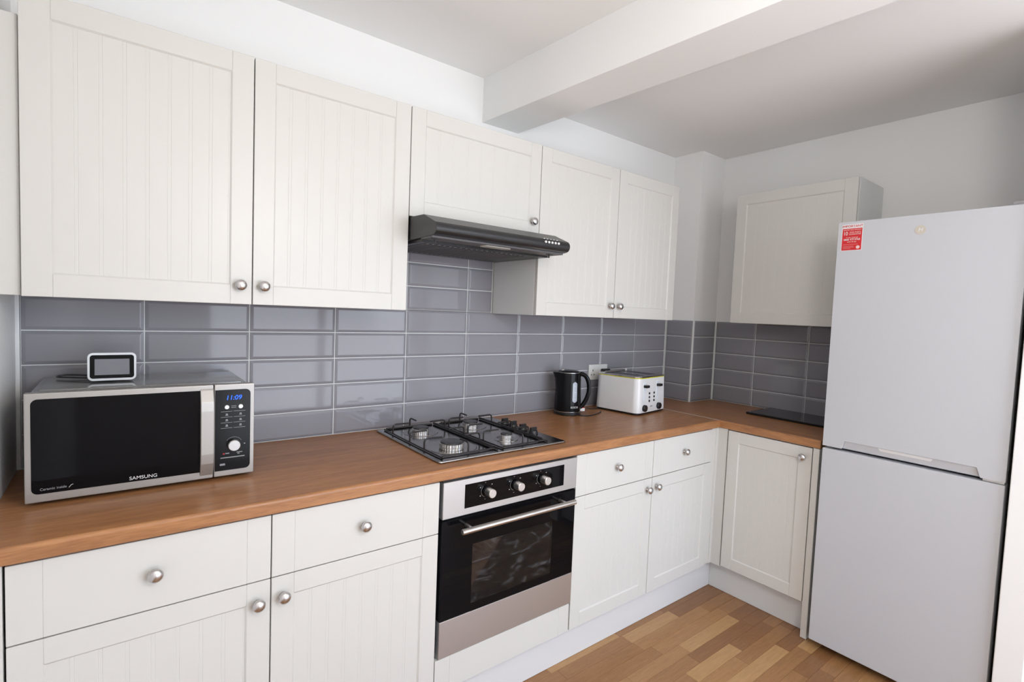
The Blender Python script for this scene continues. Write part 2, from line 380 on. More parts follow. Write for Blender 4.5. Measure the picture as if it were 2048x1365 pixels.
# rows seen in the photograph: joints and tone (0 dark .. 3 light)
seen = {0: [(-0.33, 1), (0.07, 3), (0.476, 1), (0.80, 0), (1.24, 1)],
        1: [(-0.25, 1), (0.10, 1), (0.487, 3), (0.829, 0), (1.24, 1)],
        2: [(0.05, 1), (0.49, 2), (0.997, 1), (1.30, 1)],
        3: [(-0.10, 1), (0.20, 1), (0.535, 2), (0.93, 2), (1.06, 1), (1.40, 1)],
        4: [(-0.05, 2), (0.30, 2), (0.645, 3), (1.045, 0), (1.40, 1)],
        5: [(-0.1, 1), (0.24, 1), (0.62, 0), (1.06, 0), (1.40, 1)],
        6: [(-0.2, 2), (0.15, 1), (0.514, 3), (0.842, 0), (1.13, 1), (1.5, 1)],
        7: [(0.05, 1), (0.41, 2), (0.78, 1), (1.18, 0), (1.5, 1)],
        8: [(0.2, 2), (0.60, 3), (1.010, 0), (1.36, 1)],
        9: [(0.33, 1), (0.72, 1), (1.077, 3), (1.40, 1)],
        10: [(0.1, 1), (0.50, 1), (0.90, 0), (1.22, 2), (1.6, 1)],
        11: [(0.3, 2), (0.66, 0), (1.0, 1), (1.3, 0)]}
for row in range(0, 24):
    if row in seen:
        js = seen[row]; n0 = js[0][0]
        x = n0
        while x > -0.75:
            nx = max(x-random.uniform(0.3, 0.42), -0.75); plank(nx, x, row, random.choice((1, 1, 2, 0))); x = nx
        for (a, t), nxt in zip(js, js[1:]+[(XR, 0)]): plank(a, min(nxt[0], XR), row, t)
    else:
        x = -0.75 - random.uniform(0, 0.3)
        while x < XR-0.01:
            nx = min(x+random.uniform(0.28, 0.44), XR); plank(x, nx, row, random.choice((0, 1, 1, 2, 3))); x = nx
# the unseen remainder of the floor, joined
bs = [B() for _ in PLK]; row = 0
while True:
    y1 = Y0-PW*row
    if y1 < YF: break
    x = XL-0.1; xe = XR if row >= 24 else -1.08
    while x < xe-0.01:
        nx = min(x+random.uniform(0.28, 0.44), xe)
        bs[random.choice((0, 1, 1, 2, 3))].box(x, nx-0.0006, y1-PW+0.0006, y1, -0.010, 0); x = nx
    if row < 24:
        bs[1].box(-1.08, -0.7506, y1-PW+0.0006, y1, -0.0103, -0.0003)
    row += 1
for bb, m in zip(bs, PLK):
    o = obj('plank_field', bb, m, fl, smooth=False); o['kind'] = 'stuff'

# ------------------------------------------------------------------ tiles
TD0, TD1, BV = 0.0025, -0.0012, 0.0095       # edge depth, face depth, bevel width (into the room is negative)
G = 0.0017                                   # half a joint
tmesh = {}
def tile_mesh(wd, ht):
    k = (round(wd, 4), round(ht, 4))
    if k in tmesh: return tmesh[k]
    a, c = wd, ht; bv = min(BV, wd*0.3, ht*0.3)
    b = B()
    vs = [(0, 0.007, 0), (a, 0.007, 0), (a, 0.007, c), (0, 0.007, c), (0, TD0, 0), (a, TD0, 0), (a, TD0, c), (0, TD0, c),
          (bv, TD1, bv), (a-bv, TD1, bv), (a-bv, TD1, c-bv), (bv, TD1, c-bv)]
    b.add(vs, [(8, 9, 10, 11), (4, 5, 9, 8), (5, 6, 10, 9), (6, 7, 11, 10), (7, 4, 8, 11), (0, 1, 5, 4), (1, 2, 6, 5), (2, 3, 7, 6), (3, 0, 4, 7), (3, 2, 1, 0)])
    t = b.bm; bmesh.ops.recalc_face_normals(t, faces=t.faces)
    es = [e for e in t.edges if all(v.co.y < TD0+1e-5 for v in e.verts)]
    bmesh.ops.bevel(t, geom=es, offset=0.0012, segments=2, affect='EDGES', profile=0.5)
    me = bpy.data.meshes.new('tile'); t.to_mesh(me); t.free()
    me.polygons.foreach_set('use_smooth', [True]*len(me.polygons)); me.set_sharp_from_angle(angle=math.radians(3))
    me.materials.append(M['tile']); tmesh[k] = me
    return me
def tile(parent, u0, u1, z0, z1, place):
    me = tile_mesh(u1-u0-2*G, z1-z0-2*G)
    o = link_mesh('tile', me, None, parent); x, y, rz = place(u0+G); o.location = (x, y, z0+G); o.rotation_euler = (0, 0, rz)
on_back = lambda u: (u, 0.0, 0.0)
on_box_side = lambda u: (XB, -u, -PI/2)
on_box_front = lambda u: (u, YB, 0.0)
on_right = lambda u: (XR, -u, -PI/2)
rows = [(ZT, ZA-3*PV)] + [(ZA+k*PV, ZA+(k+1)*PV) for k in (-3, -2, -1, 0)]
cols = [-1.497] + [(c-5)*PH for c in range(1, 10)] + [XB-0.004]
for z0, z1 in rows:
    for a, c in zip(cols, cols[1:]): tile(wb, a, c, z0, z1, on_back)
    tile(wc, 0.004, -YB-0.006, z0, z1, on_box_side)
    tile(wc, XB+0.006, XR-0.004, z0, z1, on_box_front)
    for a, c in ((0.202, 0.4587), (0.4587, 0.4587+PH), (0.4587+PH, 0.4587+2*PH)): tile(wr, a, c, z0, z1, on_right)
for z0, z1 in ((ZA+PV, ZA+2*PV), (ZA+2*PV, ZA+3*PV), (ZA+3*PV, 1.66)):
    for a, c in ((U[2]+0.001, -PH), (-PH, 0.0), (0.0, U[3]-0.003)): tile(wb, a, c, z0, z1, on_back)
b = B(); b.box(-1.497, XB, 0.0042, 0.0085, ZT-0.02, ZA+PV); b.box(U[2]+0.001, U[3]-0.003, 0.0042, 0.0085, ZA+PV-0.002, 1.66)
obj('grout', b, M['grout'], wb)
b = B(); b.box(XB+0.0042, XB+0.009, YB+0.004, 0.004, ZT-0.02, ZA+PV); b.box(XB+0.0042, XR, YB+0.0042, YB+0.009, ZT-0.02, ZA+PV); obj('grout', b, M['grout'], wc)
obj('grout', B().box(XR+0.0042, XR+0.0085, -1.09, YB+0.004, ZT-0.02, ZA+PV), M['grout'], wr)
tag(obj('trim_1', B().box(XB-0.0035, XB+0.006, YB-0.0035, YB+0.006, ZT, ZA+PV+0.002, 0.002, 2), M['whitetrim']), 'white tile edging strip on the outer corner of the pipe casing', 'tile trim', kind='structure')
tag(obj('trim_2', B().box(XL, -1.498, -0.004, 0.0075, ZT, ZA+PV, 0.002, 2), M['whitetrim']), 'white edging strip at the end of the tiles beside the microwave', 'tile trim', kind='structure')

# ================================================================== fitted units
def mapper(run, front):
    if run == 'back': return lambda u, v, z: (u, front+v, z)
    return lambda u, v, z: (front+v, -u, z)
def mbox(b, mp, u0, u1, v0, v1, z0, z1, bev=0.0):
    p, q = mp(u0, v0, z0), mp(u1, v1, z1); b.box(p[0], q[0], p[1], q[1], p[2], q[2], bev)
knob_me = None
def knob(parent, p, run):
    """round satin knob on a stem; p = point on the door face"""
    global knob_me
    if knob_me is None:
        b = B().lathe([(0.0085, 0.0), (0.0085, 0.002), (0.006, 0.004), (0.0055, 0.011), (0.010, 0.0145), (0.0150, 0.0170), (0.0160, 0.0195), (0.0152, 0.0225), (0.0125, 0.0255), (0.008, 0.0277), (0.0035, 0.0287), (0, 0.029)], 24)
        knob_me = bpy.data.meshes.new('knob'); b.bm.to_mesh(knob_me); b.bm.free()
        knob_me.polygons.foreach_set('use_smooth', [True]*len(knob_me.polygons)); knob_me.materials.append(M['nickel'])
    o = link_mesh('knob', knob_me, None, parent)
    o.location = Vector(p) - ORG.get(parent.name, Vector((0, 0, 0)))
    o.rotation_euler = (PI/2, 0, 0) if run == 'back' else (0, -PI/2, 0)
    return o
def board_profile(wd):
    """one beaded board seen from above: (u, v) with v into the cabinet"""
    g, d, bd = 0.0011, 0.0006, 0.0075
    return [(0, 0.008), (0, d), (g, 0), (wd-bd-g, 0), (wd-bd, d), (wd-bd+g, 0.0002), (wd-g, 0.0002), (wd, d), (wd, 0.008)]
def shaker_door(parent, run, u0, u1, z0, z1, front, kpos, fw=0.056, nb=8, rec=0.0045):
    mp = mapper(run, front); t = 0.018; g = 0.0015
    u0 += g; u1 -= g; z0 += g; z1 -= g
    b = B()
    mbox(b, mp, u0, u0+fw, 0, t, z0, z1, 0.0011); mbox(b, mp, u1-fw, u1, 0, t, z0, z1, 0.0011)
    mbox(b, mp, u0+fw, u1-fw, 0.0002, t, z0, z0+fw, 0.0011); mbox(b, mp, u0+fw, u1-fw, 0.0002, t, z1-fw, z1, 0.0011)
    mbox(b, mp, u0+fw-0.004, u1-fw+0.004, rec+0.006, t-0.001, z0+fw-0.004, z1-fw+0.004)
    # sloping moulding round the recess
    iu0, iu1, iz0, iz1, s = u0+fw, u1-fw, z0+fw, z1-fw, 0.0035
    for ring in ([(iu0, iz0), (iu1, iz0), (iu1-s, iz0+s), (iu0+s, iz0+s)], [(iu1, iz0), (iu1, iz1), (iu1-s, iz1-s), (iu1-s, iz0+s)], [(iu1, iz1), (iu0, iz1), (iu0+s, iz1-s), (iu1-s, iz1-s)], [(iu0, iz1), (iu0, iz0), (iu0+s, iz0+s), (iu0+s, iz1-s)]):
        vs = [mp(u, 0.0012 if i < 2 else rec, z) for i, (u, z) in enumerate(ring)]
        b.add(vs, [(0, 1, 2, 3)])
    d = obj('door', b, M['cab'], parent)
    wd = (iu1-iu0)/nb; prof = board_profile(wd)
    og = ORG[d.name]; me = None
    for i in range(nb):
        if me is None:
            bb = B(); n = len(prof)
            lo = [mp(u, v+rec, iz0-0.001) for u, v in prof]; hi = [mp(u, v+rec, iz1+0.001) for u, v in prof]
            base = Vector(mp(0, 0, 0)); lo = [Vector(p)-base for p in lo]; hi = [Vector(p)-base for p in hi]
            bb.add(lo+hi, [(k, (k+1) % n, n+(k+1) % n, n+k) for k in range(n)] + [tuple(range(n)), tuple(range(n, 2*n))])
            bmesh.ops.recalc_face_normals(bb.bm, faces=bb.bm.faces)
            me = bpy.data.meshes.new('board'); bb.bm.to_mesh(me); bb.bm.free(); me.materials.append(M['cab'])
        o = link_mesh('board', me, None, d); o.location = Vector(mp(iu0+i*wd, 0, 0)) - og
    if kpos: knob(d, mp(kpos[0], 0, kpos[1]), run)
    return d
def drawer_front(parent, run, u0, u1, z0, z1, front, kn=True, name='drawer', mark=0.056):
    mp = mapper(run, front); g = 0.0015; b = B()
    u0 += g; u1 -= g; z0 += g; z1 -= g
    mbox(b, mp, u0, u0+mark, 0, 0.018, z0, z1, 0.0009); mbox(b, mp, u0+mark, u1-mark, 0.0001, 0.018, z0, z1, 0.0009); mbox(b, mp, u1-mark, u1, 0, 0.018, z0, z1, 0.0009)
    d = obj(name, b, M['cab'], parent)
    if kn: knob(d, mp((u0+u1)/2, 0, (z0+z1)/2+0.002), run)
    return d
def carcass(parent, x0, x1, y0, y1, z0, z1, open_front='y', shelf=True):
    t = 0.016; b = B()
    if open_front == 'y':
        b.box(x0, x0+t, y0, y1, z0, z1); b.box(x1-t, x1, y0, y1, z0, z1); b.box(x0+t, x1-t, y1-0.008, y1, z0+t, z1-t)
        b.box(x0+t, x1-t, y0+0.0004, y1-0.0004, z0+0.0004, z0+t); b.box(x0+t, x1-t, y0+0.0004, y1-0.0004, z1-t, z1-0.0004)
    else:
        b.box(x0, x1, y0, y0+t, z0, z1); b.box(x0, x1, y1-t, y1, z0, z1); b.box(x1-0.008, x1, y0+t, y1-t, z0+t, z1-t)
        b.box(x0+0.0004, x1-0.0004, y0+t, y1-t, z0+0.0004, z0+t); b.box(x0+0.0004, x1-0.0004, y0+t, y1-t, z1-t, z1-0.0004)
    return obj('carcass', b, M['carcass'], parent)
# ---- wall cabinets
def wall_cab(xa, xb, z0, z1, label, doors):
    t = thing('wall_cabinet', ((xa+xb)/2, -0.15, z0), label, 'cabinet', group='cream wall cabinets')
    carcass(t, xa+0.0005, xb-0.0005, YU+0.0195, 0.004 if z0 > 1.45 else -0.0025, z0+0.001, z1)
    for a, c, k in doors: shaker_door(t, 'back', a, c, z0, z1, YU, k)
    return t
wall_cab(U[0], U[2], ZU0, ZU1, 'wide cream two-door wall cabinet above the microwave', [(U[0], U[1], (-0.995, 1.459)), (U[1], U[2], (-0.932, 1.459))])
wall_cab(U[2], U[3], 1.736, ZU1, 'short cream wall cabinet directly over the black cooker hood', [(U[2], U[3], (0.100, 1.794))])
wall_cab(U[3], U[5], ZU0, ZU1, 'cream two-door wall cabinet above the kettle and toaster', [(U[3], U[4], (0.605, 1.461)), (U[4], U[5], (0.667, 1.461))])
t = thing('wall_cabinet', (1.60, -0.762, ZU0), 'single-door cream wall cabinet on the end wall, partly behind the fridge', 'cabinet', group='cream wall cabinets')
carcass(t, 1.4635, XR+0.0075, -1.057, -0.467, ZU0, 2.108, 'x')
shaker_door(t, 'right', 0.467, 1.057, ZU0, 2.108, 1.445, (1.030, 1.459))
tag(obj('filler_strip', B().box(XL+0.001, U[0]-0.001, -0.305, -0.285, 1.405, 2.058, 0.001), M['cab']), 'narrow cream filler strip between the side wall and wall cabinet', 'filler strip')
# ---- base cabinets
ZD0, ZDM, ZD1 = 0.147, 0.691, 0.861
def base_cab(xa, xb, label, cells):
    t = thing('base_cabinet', ((xa+xb)/2, -0.3, 0.15), label, 'cabinet', group='cream base cabinets')
    carcass(t, xa+0.0005, xb-0.0005, YBD+0.0195, -0.01, 0.15, 0.864)
    for a, c, k in cells:
        drawer_front(t, 'back', a, c, ZDM, ZD1, YBD)
        shaker_door(t, 'back', a, c, ZD0, ZDM, YBD, k)
    return t
base_cab(U[0], U[2], 'cream base cabinet with two drawers and doors, under the microwave', [(U[0], U[1], (-0.994, 0.635)), (U[1], U[2], (-0.932, 0.637))])
base_cab(U[3]+0.0085, U[5]-0.002, 'cream base cabinet with two drawers and doors, between oven and corner', [(U[3]+0.0085, 0.638, (0.604, 0.641)), (0.638, U[5]-0.002, (0.670, 0.645))])
t = thing('base_cabinet', (1.45, -0.85, 0.15), 'single-door cream base cabinet beside the fridge', 'cabinet', group='cream base cabinets')
carcass(t, 1.1845, XR-0.01, -1.052, -0.655, 0.15, 0.864, 'x')
shaker_door(t, 'right', 0.655, 1.052, 0.157, ZD1+0.001, 1.165, (1.016, 0.815))
# corner post (L section) and oven housing panel
b = B(); b.prism([(U[5], -0.594), (1.151, -0.594), (1.151, -0.600), (1.169, -0.600), (1.169, -0.650), (1.190, -0.650), (1.190, -0.576), (U[5], -0.576)], 'z', 0.15, 0.8645, 0.001)
tag(obj('corner_post', b, M['cab']), 'cream L-shaped post where the two runs of base cabinets meet', 'corner post')
t = thing('oven_housing', (-0.16, -0.3, 0.15), 'cream-fronted box that carries the oven, above the plinth', 'cabinet')
obj('carcass', B().box(U[2]+0.001, U[3]+0.004, -0.575, -0.01, 0.15, 0.260), M['carcass'], t)
drawer_front(t, 'back', U[2], U[3]+0.005, ZD0, 0.264, YBD, False, 'panel')
tag(obj('filler_strip', B().box(XL+0.001, U[0]-0.003, -0.597, -0.576, 0.0, 0.8645, 0.001), M['cab']), 'narrow cream filler strip between the side wall and base cabinet', 'filler strip')
tag(obj('end_panel', B().box(1.158, XR-0.012, -1.083, -1.057, 0.001, 0.8645, 0.001), M['cab']), 'cream end panel standing on the floor beside the fridge', 'end panel')
tag(obj('plinth', B().box(XL+0.001, 1.2385, -0.566, -0.550, 0.001, 0.150, 0.001), M['plinth']), 'white plinth under the long run of base cabinets', 'plinth')
tag(obj('plinth', B().box(1.2225, 1.2385, -1.0565, -0.5665, 0.001, 0.150, 0.001), M['plinth']), 'short white plinth under the base cabinet beside the fridge', 'plinth')
# ---- worktops (rounded nosing)
def nose(depth0, depth1):
    r, out = 0.009, [(depth1, ZTB), (depth1, ZT)]
    s = 1 if depth0 < depth1 else -1
    for i in range(6):
        a = PI/2*i/5; out.append((depth0+s*(r-r*math.sin(a)), ZT-r+r*math.cos(a)))
    for i in range(4):
        a = PI/2*i/3; out.append((depth0+s*(0.004-0.004*math.cos(a)), ZTB+0.004-0.004*math.sin(a)))
    return out
XS = 1.160
tag(obj('worktop', B().prism(nose(-0.612, -0.0015), 'x', XL+0.001, XS-0.001), M['top_x'], angle=25), 'long oak-effect worktop carrying the microwave, hob, kettle and toaster', 'worktop')
b = B(); b.prism(nose(XS, XB-0.002), 'y', -1.084, -0.0015); b.box(XB-0.004, XR-0.0015, -1.084, YB-0.0015, ZTB, ZT)
tag(obj('worktop', b, M['top_y'], angle=25), 'short oak-effect worktop carrying the black slab beside the fridge', 'worktop')
tag(obj('joint_strip', B().box(XS-0.0028, XS+0.0012, -0.604, -0.004, ZT-0.002, ZT+0.0012, 0.0004), M['joint']), 'thin metal strip over the joint of the two worktops', 'joint strip')

# ================================================================== cooker hood
t = thing('cooker_hood', (-0.16, -0.25, 1.645), 'black cooker hood under the short wall cabinet', 'cooker hood')
HX0, HX1 = U[2]+0.003, U[3]-0.001
prof = [(-0.006, 1.646), (-0.006, 1.733), (-0.322, 1.733), (-0.426, 1.730), (-0.506, 1.697)]
for i in range(9):
    a = math.radians(60 - i*18); prof.append((-0.498-0.019*math.cos(a), 1.6775+0.0205*math.sin(a)))
prof += [(-0.488, 1.655)]
obj('body', B().prism(prof, 'x', HX0, HX1, 0.0008), M['hood'], t, angle=22)
f = obj('filter', B().box(HX0+0.012, HX1-0.012, -0.40, -0.03, 1.6415, 1.6525, 0.001), M['hood'], t)
for i in range(20):
    x = HX0+0.045+i*(HX1-HX0-0.16)/19
    obj('slat', B().prism([(x-0.006, 1.6412), (x+0.006, 1.6412), (x+0.003, 1.6385), (x-0.003, 1.6385)], 'y', -0.375, -0.085), M['hoodunder'], f)
obj('front_panel', B().box(HX0+0.004, HX1-0.004, -0.482, -0.402, 1.6485, 1.6555, 0.0008), M['hoodunder'], t)
lp = B(); lp.prism(rrect(-0.235, -0.110, -0.468, -0.424, 0.018), 'z', 1.6455, 1.650); obj('lamp_lens', lp, M['lens'], t)
for x in (-0.428, 0.086):
    b = B(); b.box(x-0.012, x+0.018, -0.455, -0.447, 1.6465, 1.649); b.cyl((x, -0.452, 1.634), (x, -0.452, 1.648), 0.0035, 10); obj('clip', b, M['black'], t)
for i in range(5):
    x = 0.010+i*0.0165
    obj('button', B().cyl((x, -0.514, 1.684), (x, -0.5205, 1.684), 0.0046, 12, 0.001), M['white'], t)
    obj('print', B().box(x-0.003, x+0.003, -0.5085, -0.5055, 1.6965, 1.6985), M['print'], t, smooth=False)

# ================================================================== gas hob
t = thing('gas_hob', (-0.158, -0.3, ZT), 'stainless steel four-burner gas hob set in the worktop', 'hob')
hx0, hx1, hy0, hy1, hz = -0.444, 0.130, -0.555, -0.038, ZT+0.0085
b = B()
b.prism(rrect(hx0, hx1, hy0, hy1, 0.010, 4), 'z', ZT+0.0002, hz, 0.0040, 3)
obj('plate', b, M['hobsteel'], t)
burn = [(-0.315, -0.417, 0.045), (-0.309, -0.165, 0.034), (-0.070, -0.165, 0.034), (-0.067, -0.417, 0.0235)]
for bx, by, r in burn:
    # pressed spill well, crown with ports, cap
    mt = Matrix.Translation((bx, by, hz))
    bo = obj('burner', B().lathe([(r*0.95, -0.001), (r*0.95, 0.004), (r, 0.006), (r, 0.017), (r*0.94, 0.0185), (0, 0.0185)], 56, mt, 1, -0.035), M['alu'], t, angle=20)
    obj('burner_cap', B().lathe([(r*0.93, 0.0185), (r*0.95, 0.0200), (r*0.90, 0.0235), (r*0.7, 0.0250), (0, 0.0255)], 36, mt), M['cap'], bo)
    obj('spill_ring', B().lathe([(r*2.05, 0.0), (r*2.0, 0.0022), (r*1.8, 0.0026), (r*1.4, 0.0008), (r*1.02, 0.0004)], 48, Matrix.Translation((bx, by, hz-0.0002))), M['hobsteel'], bo)
def grate(x0, x1, y0, y1, cx, thick):
    g = obj('pan_support', B().tube([(x0+0.01, y1, hz+0.004), (x1-0.01, y1, hz+0.004)], 0.0045, 8).tube(smooth_path([(x0, y1-0.004, hz+0.004), (x0, y0+0.02, hz+0.004), (x0+0.02, y0, hz+0.004), (x1-0.02, y0, hz+0.004), (x1, y0+0.02, hz+0.004), (x1, y1-0.004, hz+0.004)], 5), 0.0030, 8), M['iron'], t)
    if thick: obj('side_bar', B().tube([(thick, y0+0.015, hz+0.006), (thick, y1, hz+0.006)], 0.0055, 8), M['iron'], g)
    H = 0.040; fl_ = 0.070
    fs = []
    for y in (-0.145, -0.292, -0.405):
        fs.append(((x0, y), (1, 0))); fs.append(((x1, y-0.012), (-1, 0)))
    fs.append(((cx, y1), (0, -1))); fs.append(((cx, y0), (0, 1)))
    for (px, py), (dx, dy) in fs:
        ln = fl_ if dx else 0.055
        P = [(px, py, hz+0.003), (px, py, hz+H-0.012), (px+dx*0.003, py+dy*0.003, hz+H-0.004), (px+dx*0.011, py+dy*0.011, hz+H), (px+dx*ln, py+dy*ln, hz+H-0.001)]
        obj('prong', B().tube(P, 0.0033, 8), M['iron'], g)
    return g
grate(-0.420, -0.192, -0.515, -0.062, -0.306, -0.192)
grate(-0.166, 0.047, -0.515, -0.062, -0.060, 0.047)
for y in (-0.200, -0.262, -0.328, -0.398):
    x = 0.090
    b = B().lathe([(0.0205, 0), (0.0205, 0.004), (0.0185, 0.007), (0.0170, 0.014), (0, 0.014)], 24, Matrix.Translation((x, y, hz))); b.box(x-0.0165, x+0.0165, y-0.0050, y+0.0050, hz+0.012, hz+0.027, 0.0015)
    obj('knob', b, M['black'], t)

# ================================================================== oven
t = thing('oven', (-0.153, -0.3, 0.262), 'built-in oven with steel fascia and black glass door below the hob', 'oven')
OX0, OX1, OY = -0.452, 0.147, -0.602
obj('body', B().box(OX0+0.012, OX1-0.012, -0.572, -0.03, 0.262, 0.284).box(OX0+0.012, OX1-0.012, -0.572, -0.03, 0.70, 0.850).box(OX0+0.012, OX0+0.05, -0.572, -0.03, 0.284, 0.70).box(OX1-0.05, OX1-0.012, -0.572, -0.03, 0.284, 0.70).box(OX0+0.05, OX1-0.05, -0.06, -0.03, 0.284, 0.70), M['cavity'], t)
fa = obj('fascia', B().box(OX0, OX1, OY, -0.575, 0.733, 0.8555, 0.0015), M['steelv'], t)
obj('control_glass', B().box(-0.370, 0.079, OY-0.0012, OY+0.002, 0.7555, 0.836, 0.0006), M['blackglass'], fa)
marks = [(-12, 1), (40, 1), (100, 0), (150, 1), (210, 1), (260, 0), (310, 1)]
for kx in (-0.284, -0.160, -0.036):
    kz = 0.8015
    b = B().cyl((kx, OY-0.001, kz), (kx, OY-0.010, kz), 0.0165, 28, 0.001); obj('knob_collar', b, M['blackgloss'], fa)
    obj('knob', B().cyl((kx, OY-0.010, kz), (kx, OY-0.040, kz), 0.0150, 32, 0.0015), M['alu'], fa)
    b = B()
    for a, big in marks:
        c, s_ = math.cos(math.radians(a)), math.sin(math.radians(a)); q = 0.029
        b.box(kx+q*c-0.0022, kx+q*c+0.0022, OY-0.0016, OY-0.0011, kz+q*s_-(0.0016 if big else 0.0006), kz+q*s_+(0.0016 if big else 0.0006))
    arc = [(kx+0.0215*math.cos(math.radians(a)), OY-0.0014, kz+0.0215*math.sin(math.radians(a))) for a in range(130, 260, 10)]
    b.tube(arc, 0.0005, 4)
    obj('print', b, M['printdim'], fa, smooth=False)
WX0, WX1, WZ0, WZ1 = -0.331, 0.029, 0.420, 0.626
b = B(); yb = OY+0.024
b.box(OX0, WX0, OY, yb, 0.391, 0.7265, 0.0015); b.box(WX1, OX1, OY, yb, 0.391, 0.7265, 0.0015)
b.box(WX0-0.0015, WX1+0.0015, OY, yb, 0.391, WZ0); b.box(WX0-0.0015, WX1+0.0015, OY, yb, WZ1, 0.7265)
dr = obj('door', b, M['blackglass'], t, smooth=False)
obj('window_pane', B().box(WX0-0.001, WX1+0.001, OY+0.0002, OY+0.004, WZ0-0.001, WZ1+0.001), M['ovenpane'], dr)
obj('lower_strip', B().box(OX0, OX1, OY-0.0005, yb, 0.266, 0.3905, 0.0012), M['steelv'], dr)
hz_ = 0.699; hy = OY-0.044
obj('handle', B().cyl((-0.404, hy, hz_), (0.104, hy, hz_), 0.0095, 24, 0.001), M['steel'], dr)
for x in (-0.362, 0.062): obj('handle_post', B().cyl((x, OY, hz_), (x, hy+0.003, hz_), 0.0065, 14), M['alu'], dr)
obj('vent_slot', B().box(OX0+0.004, OX1-0.004, OY+0.010, OY+0.03, 0.7275, 0.7325), M['black'], t)
obj('gap_strip', B().box(OX0+0.004, OX1-0.004, -0.590, -0.572, 0.852, 0.8635), M['black'], t)  # black strip standing in for the dark gap above the fascia
rk = obj('rack', B().tube([(OX0+0.055, -0.50, 0.501), (OX1-0.055, -0.50, 0.501)], 0.003, 8), M['rack'], t)
for i in range(16):
    x = OX0+0.075+i*0.030; obj('wire', B().tube([(x, -0.503, 0.505), (x, -0.09, 0.505)], 0.0016, 6), M['shadedwire'], rk)

# ================================================================== microwave
t = thing('microwave', (-1.207, -0.2, ZT), 'silver and black microwave at the end of the worktop', 'microwave')
mx0, mx1, my, mz0, mz1 = -1.4535, -0.9625, -0.372, 0.912, 1.1755
b = B(); b.box(mx0+0.004, mx1-0.004, my+0.022, -0.016, mz0+0.002, mz1-0.006, 0.006, 2)
b.box(mx0+0.02, mx1-0.02, -0.29, -0.04, mz1-0.0075, mz1-0.0035, 0.0015)
obj('case', b, M['case'], t)
xs = -1.0655
fr = obj('front_frame', B().box(xs+0.0008, mx1, my, my+0.024, mz0, mz1, 0.003, 2), M['silver'], t)
dr = obj('door', B().box(mx0, xs-0.0008, my, my+0.024, mz0, mz1, 0.003, 2), M['silver'], t)
obj('door_glass', B().prism(rrect(mx0+0.012, -1.097, 0.9325, 1.1610, (0.013, 0.001, 0.001, 0.013)), 'y', my-0.0012, my+0.003, 0.0004), M['blackglass'], dr)
# bowed handle band
hp = [(-0.001, 0.922), (-0.004, 0.930), (-0.016, 0.958), (-0.019, 0.985), (-0.019, 1.105), (-0.016, 1.130), (-0.004, 1.158), (-0.001, 1.165)]
poly = [(my+a, z) for a, z in hp] + [(my+0.004, 1.165), (my+0.004, 0.922)]
obj('handle', B().prism(poly, 'x', -1.0985, xs-0.001, 0.0012), M['silver'], dr, angle=40)
cp = obj('control_panel', B().prism(rrect(xs+0.003, mx1-0.0105, 0.9285, 1.1600, (0.001, 0.013, 0.013, 0.001)), 'y', my-0.0012, my+0.003, 0.0004), M['blackgloss'], fr)
yp = my-0.0013
lettering('11:09', 0.0185, (-1.0165, yp, 1.1365), (1, 0, 0), (0, 0, 1), M['led'], fr, name='clock_digits', sx=1.0, shear=0.15)
for x in (-1.0335, -0.9985): obj('button', B().cyl((x, yp+0.001, 1.1105), (x, yp-0.002, 1.1105), 0.0065, 20, 0.0008), M['dial'], fr)
rects = [(-1.0225, -1.0095, 1.1125, 1.1137), (-1.0225, -1.0095, 1.1080, 1.1092)]
bprint(rects, yp, M['printdim'], fr)
for z in (1.0975, 1.0815, 1.0655, 1.0500): bprint([(-1.0485, -1.0195, z, z+0.0009), (-1.0165, -0.9860, z, z+0.0009)], yp, M['printdim'], fr)
for z in (1.0890, 1.0730, 1.0575):
    for x in (-1.0335, -0.9985): bprint([(x-0.0035, x+0.0035, z-0.0028, z-0.0012), (x-0.0025, x+0.0025, z-0.0002, z+0.0028)], yp, M['printdim'], fr)
dial = obj('dial', B().cyl((-1.0155, yp+0.002, 1.0005), (-1.0155, yp-0.014, 1.0005), 0.0165, 36, 0.002), M['dial'], fr)
arc = [(-1.0155+0.0225*math.cos(math.radians(a)), yp-0.0002, 1.0005+0.0225*math.sin(math.radians(a))) for a in range(30, 145, 8)]
obj('print', B().tube(arc, 0.0005, 4), M['printdim'], fr)
bprint([(-0.9895, -0.9855, 1.0000, 1.0025), (-1.0365, -1.0265, 0.9760, 0.9785), (-1.0080, -0.9930, 0.9770, 0.9790), (-1.0060, -1.0000, 0.9730, 0.9750), (-1.0485, -0.9870, 0.9640, 0.9665), (-1.0500, -1.0370, 0.9435, 0.9490)], yp, M['printdim'], fr)
bprint([(-1.0425, -1.0385, 0.9750, 0.9785)], yp, M['red'], fr)
lettering('SAMSUNG', 0.0125, (-1.2255, my-0.0014, 0.9415), (1, 0, 0), (0, 0, 1), M['print'], dr, ext=0.0004, sx=1.05)
lettering('Ceramic inside', 0.0085, (-1.402, my-0.0014, 0.9435), (1, 0, 0.02), (0, 0, 1), M['printdim'], dr, ext=0.0003, sx=0.95)
obj('print', B().tube([(-1.3735, my-0.0016, 0.9405), (-1.369, my-0.0016, 0.9465), (-1.3655, my-0.0016, 0.9475)], 0.0006, 4), M['print'], dr)
for x in (mx0+0.04, mx1-0.04):
    for y in (my+0.06, -0.06): obj('foot', B().cyl((x, y, ZT), (x, y, mz0+0.003), 0.011, 14), M['black'], t)
obj('power_cord', B().tube(smooth_path([(mx1-0.010, -0.03, 1.03), (mx1+0.045, -0.030, 1.01), (mx1+0.062, -0.026, 0.97), (mx1+0.045, -0.025, 0.930), (mx1-0.02, -0.025, 0.912)], 6), 0.0035, 8), M['black'], t)

